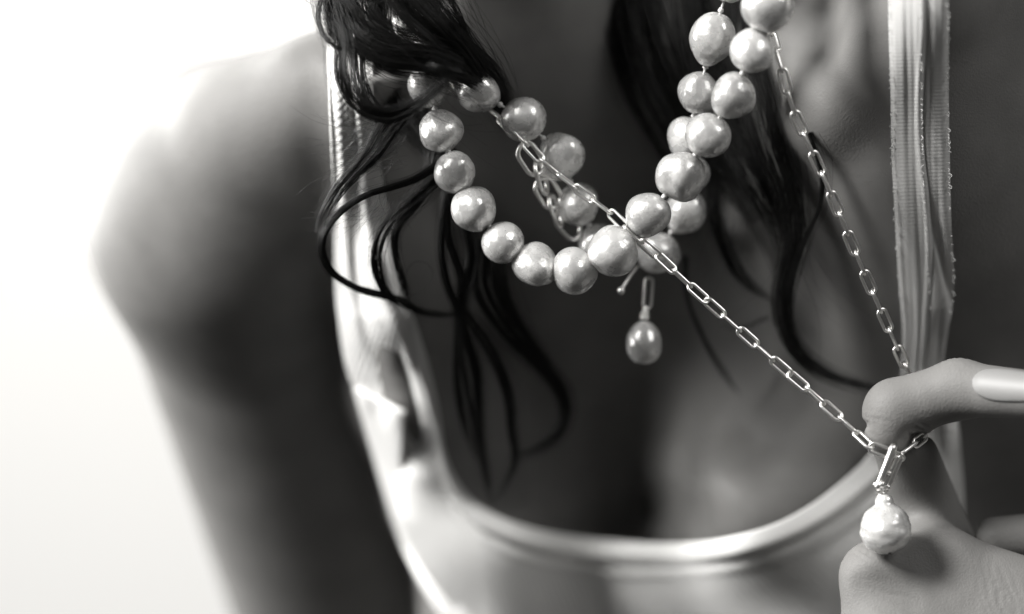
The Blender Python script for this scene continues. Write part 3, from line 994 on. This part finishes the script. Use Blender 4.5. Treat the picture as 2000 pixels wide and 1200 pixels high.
def string_links(path, parent, rolls, name="link", mesh=LINK, pitch=PITCH, start=0.0):
    P = catmull(np.array([W(*p) for p in path]), 900)
    d = np.r_[0, np.cumsum(np.linalg.norm(np.diff(P, axis=0), axis=1))]
    s = start
    k = 0
    ends = None
    while s + pitch <= d[-1] + 0.01:
        a = np.array([np.interp(s, d, P[:, j]) for j in range(3)])
        b = np.array([np.interp(s + pitch, d, P[:, j]) for j in range(3)])
        o = link_copy(mesh, name)
        put(o, parent, (a + b) / 2, frame(b - a, rolls(k)), MM)
        ends = b
        s += pitch; k += 1
    return ends


# left run: from behind the pearls down to the pendant; listed from the pendant upward
LEFT = [(1742, 888, -8.5), (1703, 874, -7.5), (1662, 836, -4), (1588, 770, -1), (1513, 706, 0), (1428, 630, 0), (1346, 557, 0), (1284, 499, -0.5), (1236, 458, -2.0), (1190, 414, 0.5), (1122, 365, 3),
        (1057, 313, 4.0), (1030, 284, 4.5), (985, 240, 9), (962, 214, 12), (900, 190, 14), (850, 140, 18), (800, 60, 26)]
LR = [0.15, 0.75, 1.5, 0.35, 1.35, 0.45, 0.5, 1.45, 0.4, 1.5, 0.55, 0.5, 1.4, 0.5, 0.55, 1.3, 0.45, 1.4, 0.6, 1.3]
string_links(LEFT, chain, lambda k: (LR[k] if k < len(LR) else (0.3 if k % 2 else 1.5)) * (1 if k % 2 else -1))
# right run: from the pendant up behind the finger and along to the neck
RIGHT = [(1757, 889, -5.5), (1800, 856, 0), (1814, 838, 7), (1802, 780, 13.5), (1780, 735, 12), (1764, 706, 8), (1735, 640, 4), (1695, 550, 0), (1657, 461, -3), (1621, 375, -6), (1584, 292, -8), (1548, 212, -10),
         (1522, 120, -11), (1504, 60, -6), (1480, -20, 2), (1450, -110, 10)]
string_links(RIGHT, chain, lambda k: (1.45 if k % 2 == 0 else 0.12) + 0.12 * math.sin(k * 2.3), start=0.6)

# small joining ring, bail of two long links, cap and baroque pearl
ring = wire_link("joining_ring", 1.25, 1.2, 0.42)
put(link_copy(ring, "joining_ring"), chain, W(1756, 892, -6), frame(W(1756, 892, -6) - W(1740, 880, -6), 0.9), MM)
bailm = wire_link("bail", 5.3, 0.62, 0.92, 12, 12)
b0, b1 = W(1744, 876, -8), W(1716, 950, -8)
put(link_copy(bailm, "bail"), chain, (b0 + b1) / 2, frame(b0 - b1, 1.25), MM)
bailm2 = wire_link("bail_inner", 4.0, 0.7, 0.6, 12, 12)
b0, b1 = W(1757, 893, -6.5), W(1731, 950, -7)
put(link_copy(bailm2, "bail"), chain, (b0 + b1) / 2, frame(b0 - b1, 0.75), MM)


def lathe(name, prof, mat, n=28, bump=None):
    V = []; 
    for k, (rad, z) in enumerate(prof):
        for a in range(n):
            t = 2 * math.pi * a / n
            rr = rad * (1 + (bump(t, z) if bump else 0))
            V.append((rr * math.cos(t), rr * math.sin(t), z))
    F = []
    for k in range(len(prof) - 1):
        for a in range(n):
            b = (a + 1) % n
            F.append((k * n + a, k * n + b, (k + 1) * n + b, (k + 1) * n + a))
    me = bpy.data.meshes.new(name); me.from_pydata(V, [], F)
    bm = bmesh.new(); bm.from_mesh(me); bmesh.ops.recalc_face_normals(bm, faces=bm.faces); bm.to_mesh(me); bm.free()
    me.polygons.foreach_set("use_smooth", [True] * len(me.polygons)); me.materials.append(mat)
    return me


# pendant pearl: profile in mm, a small neck above a faceted round body
prof = [(0.02, 14.8), (0.9, 14.7), (1.6, 14.3), (2.1, 13.6), (2.2, 12.9), (2.3, 12.35), (2.9, 11.8), (4.0, 11.1), (5.1, 9.9), (5.9, 8.3), (6.3, 6.6), (6.35, 5.6), (6.1, 4.2), (5.4, 2.8), (4.4, 1.6), (3.0, 0.7), (1.5, 0.15), (0.02, 0.0)]
P2 = arc_sample(catmull(np.array(prof), 200), n=46)
pm = lathe("pendant_pearl", [tuple(x) for x in P2], DROP, 48,
           lambda t, z: 0.025 * math.sin(2 * t + z * 0.7) + 0.014 * math.sin(5 * t - z * 1.3) + 0.012 * math.sin(z * 2.2 + 3 * t))
pend = link_copy(pm, "pendant_pearl")
tilt = Quaternion((0, 1, 0), -0.06)
base = W(1733, 1083, -7)
put(pend, chain, base, tilt, MM)


def sub(o, parent, loc_world_mm, rot=None, scale=MM):
    """sub-part under a part: undo the part's own transform"""
    o.parent = parent
    q = parent.rotation_quaternion if parent.rotation_mode == 'QUATERNION' else Quaternion()
    top = parent.parent.location if parent.parent else Vector((0, 0, 0))
    s = parent.scale[0]
    p = q.inverted() @ (Vector(loc_world_mm) * MM - top - parent.location)
    o.location = p / s
    o.rotation_mode = 'QUATERNION'
    o.rotation_quaternion = q.inverted() @ (rot or Quaternion())
    k = scale / s
    o.scale = (k, k, k)


capm = lathe("cap", [(0.02, 1.5), (0.8, 1.5), (1.25, 1.2), (1.3, 0.9), (0.9, 0.7), (1.1, 0.4), (1.35, 0.1), (1.3, -0.2), (0.02, -0.3)], SILVER)
sub(link_copy(capm, "cap"), pend, W(1722, 971, -7), tilt)
eye = wire_link("eye_ring", 1.5, 1.45, 0.42)
sub(link_copy(eye, "eye_ring"), pend, W(1723, 953, -7.5), frame(Vector((0.1, 0, 1)), 0.35))
beadm = lathe("bead", [(0.02, 1), (0.38, 0.92), (0.7, 0.7), (0.92, 0.38), (1, 0), (0.92, -0.38), (0.7, -0.7), (0.38, -0.92), (0.02, -1)], SILVER, 20)
for x, y, d, s in ((1711, 946, -8, 0.8), (1722, 946, -10, 0.9), (1734, 952, -7.5, 0.7), (1737, 925, -8, 0.55)):
    sub(link_copy(beadm, "bead"), pend, W(x, y, d), None, s * MM)
holem = lathe("drill_hole", [(0.02, 0.35), (0.45, 0.3), (0.62, 0.0), (0.4, -0.3), (0.02, -0.35)], HOLE, 16)
sub(link_copy(holem, "drill_hole"), pend, W(1737, 1079, -9.2), None, MM)

# ------------------------------------------------------------------ silver extender links and drop on the back strand
oval = wire_link("oval_link", 4.3, 2.6, 0.62, 12, 10)
EXT = [((1022, 288, 8), (1052, 334, 10), 0.35), ((1048, 322, 10), (1066, 372, 13), 1.2), ((1056, 352, 13), (1086, 402, 16), 0.2), ((1078, 395, 16), (1092, 430, 18), 1.2), ((1088, 415, 18), (1130, 462, 21), 0.5)]
for a, b, roll in EXT:
    A, B = W(*a), W(*b)
    put(link_copy(oval, "oval_link"), back_n, (A + B) / 2, frame(A - B, roll), MM)
long = wire_link("drop_link", 3.9, 0.95, 0.42)
A, B = W(1268, 545, 27), W(1264, 600, 28)
put(link_copy(long, "drop_link"), back_n, (A + B) / 2, frame(A - B, 0.1), MM)
ringd = wire_link("drop_ring", 1.5, 0.8, 0.35)
put(link_copy(ringd, "drop_link"), back_n, W(1261, 610, 28), frame(Vector((0, 0.2, 1)), 1.0), MM)
dprof = [(0.02, 11.2), (0.9, 11.1), (1.9, 10.6), (3.0, 9.6), (3.9, 8.2), (4.45, 6.6), (4.6, 5.0), (4.4, 3.4), (3.7, 1.9), (2.5, 0.7), (1.1, 0.12), (0.02, 0.0)]
D2 = arc_sample(catmull(np.array(dprof), 160), n=34)
dm = lathe("drop_pearl", [tuple(x) for x in D2], DROP, 40, lambda t, z: 0.015 * math.sin(2 * t + z))
drop = link_copy(dm, "drop_pearl")
put(drop, back_n, W(1258, 712, 28), None, MM)
sub(link_copy(capm, "cap"), drop, W(1259, 622, 28))
pinv, pinq = tubes([np.array([W(1245, 520, 24), W(1232, 538, 23), W(1214, 566, 22)])], [np.full(3, 0.4)], 8)
mesh_obj("head_pin", pinv - np.array(back_n.location) * 1000, pinq, SILVER, back_n)
put(link_copy(beadm, "pin_head"), back_n, W(1213, 568, 22), None, 0.95 * MM)
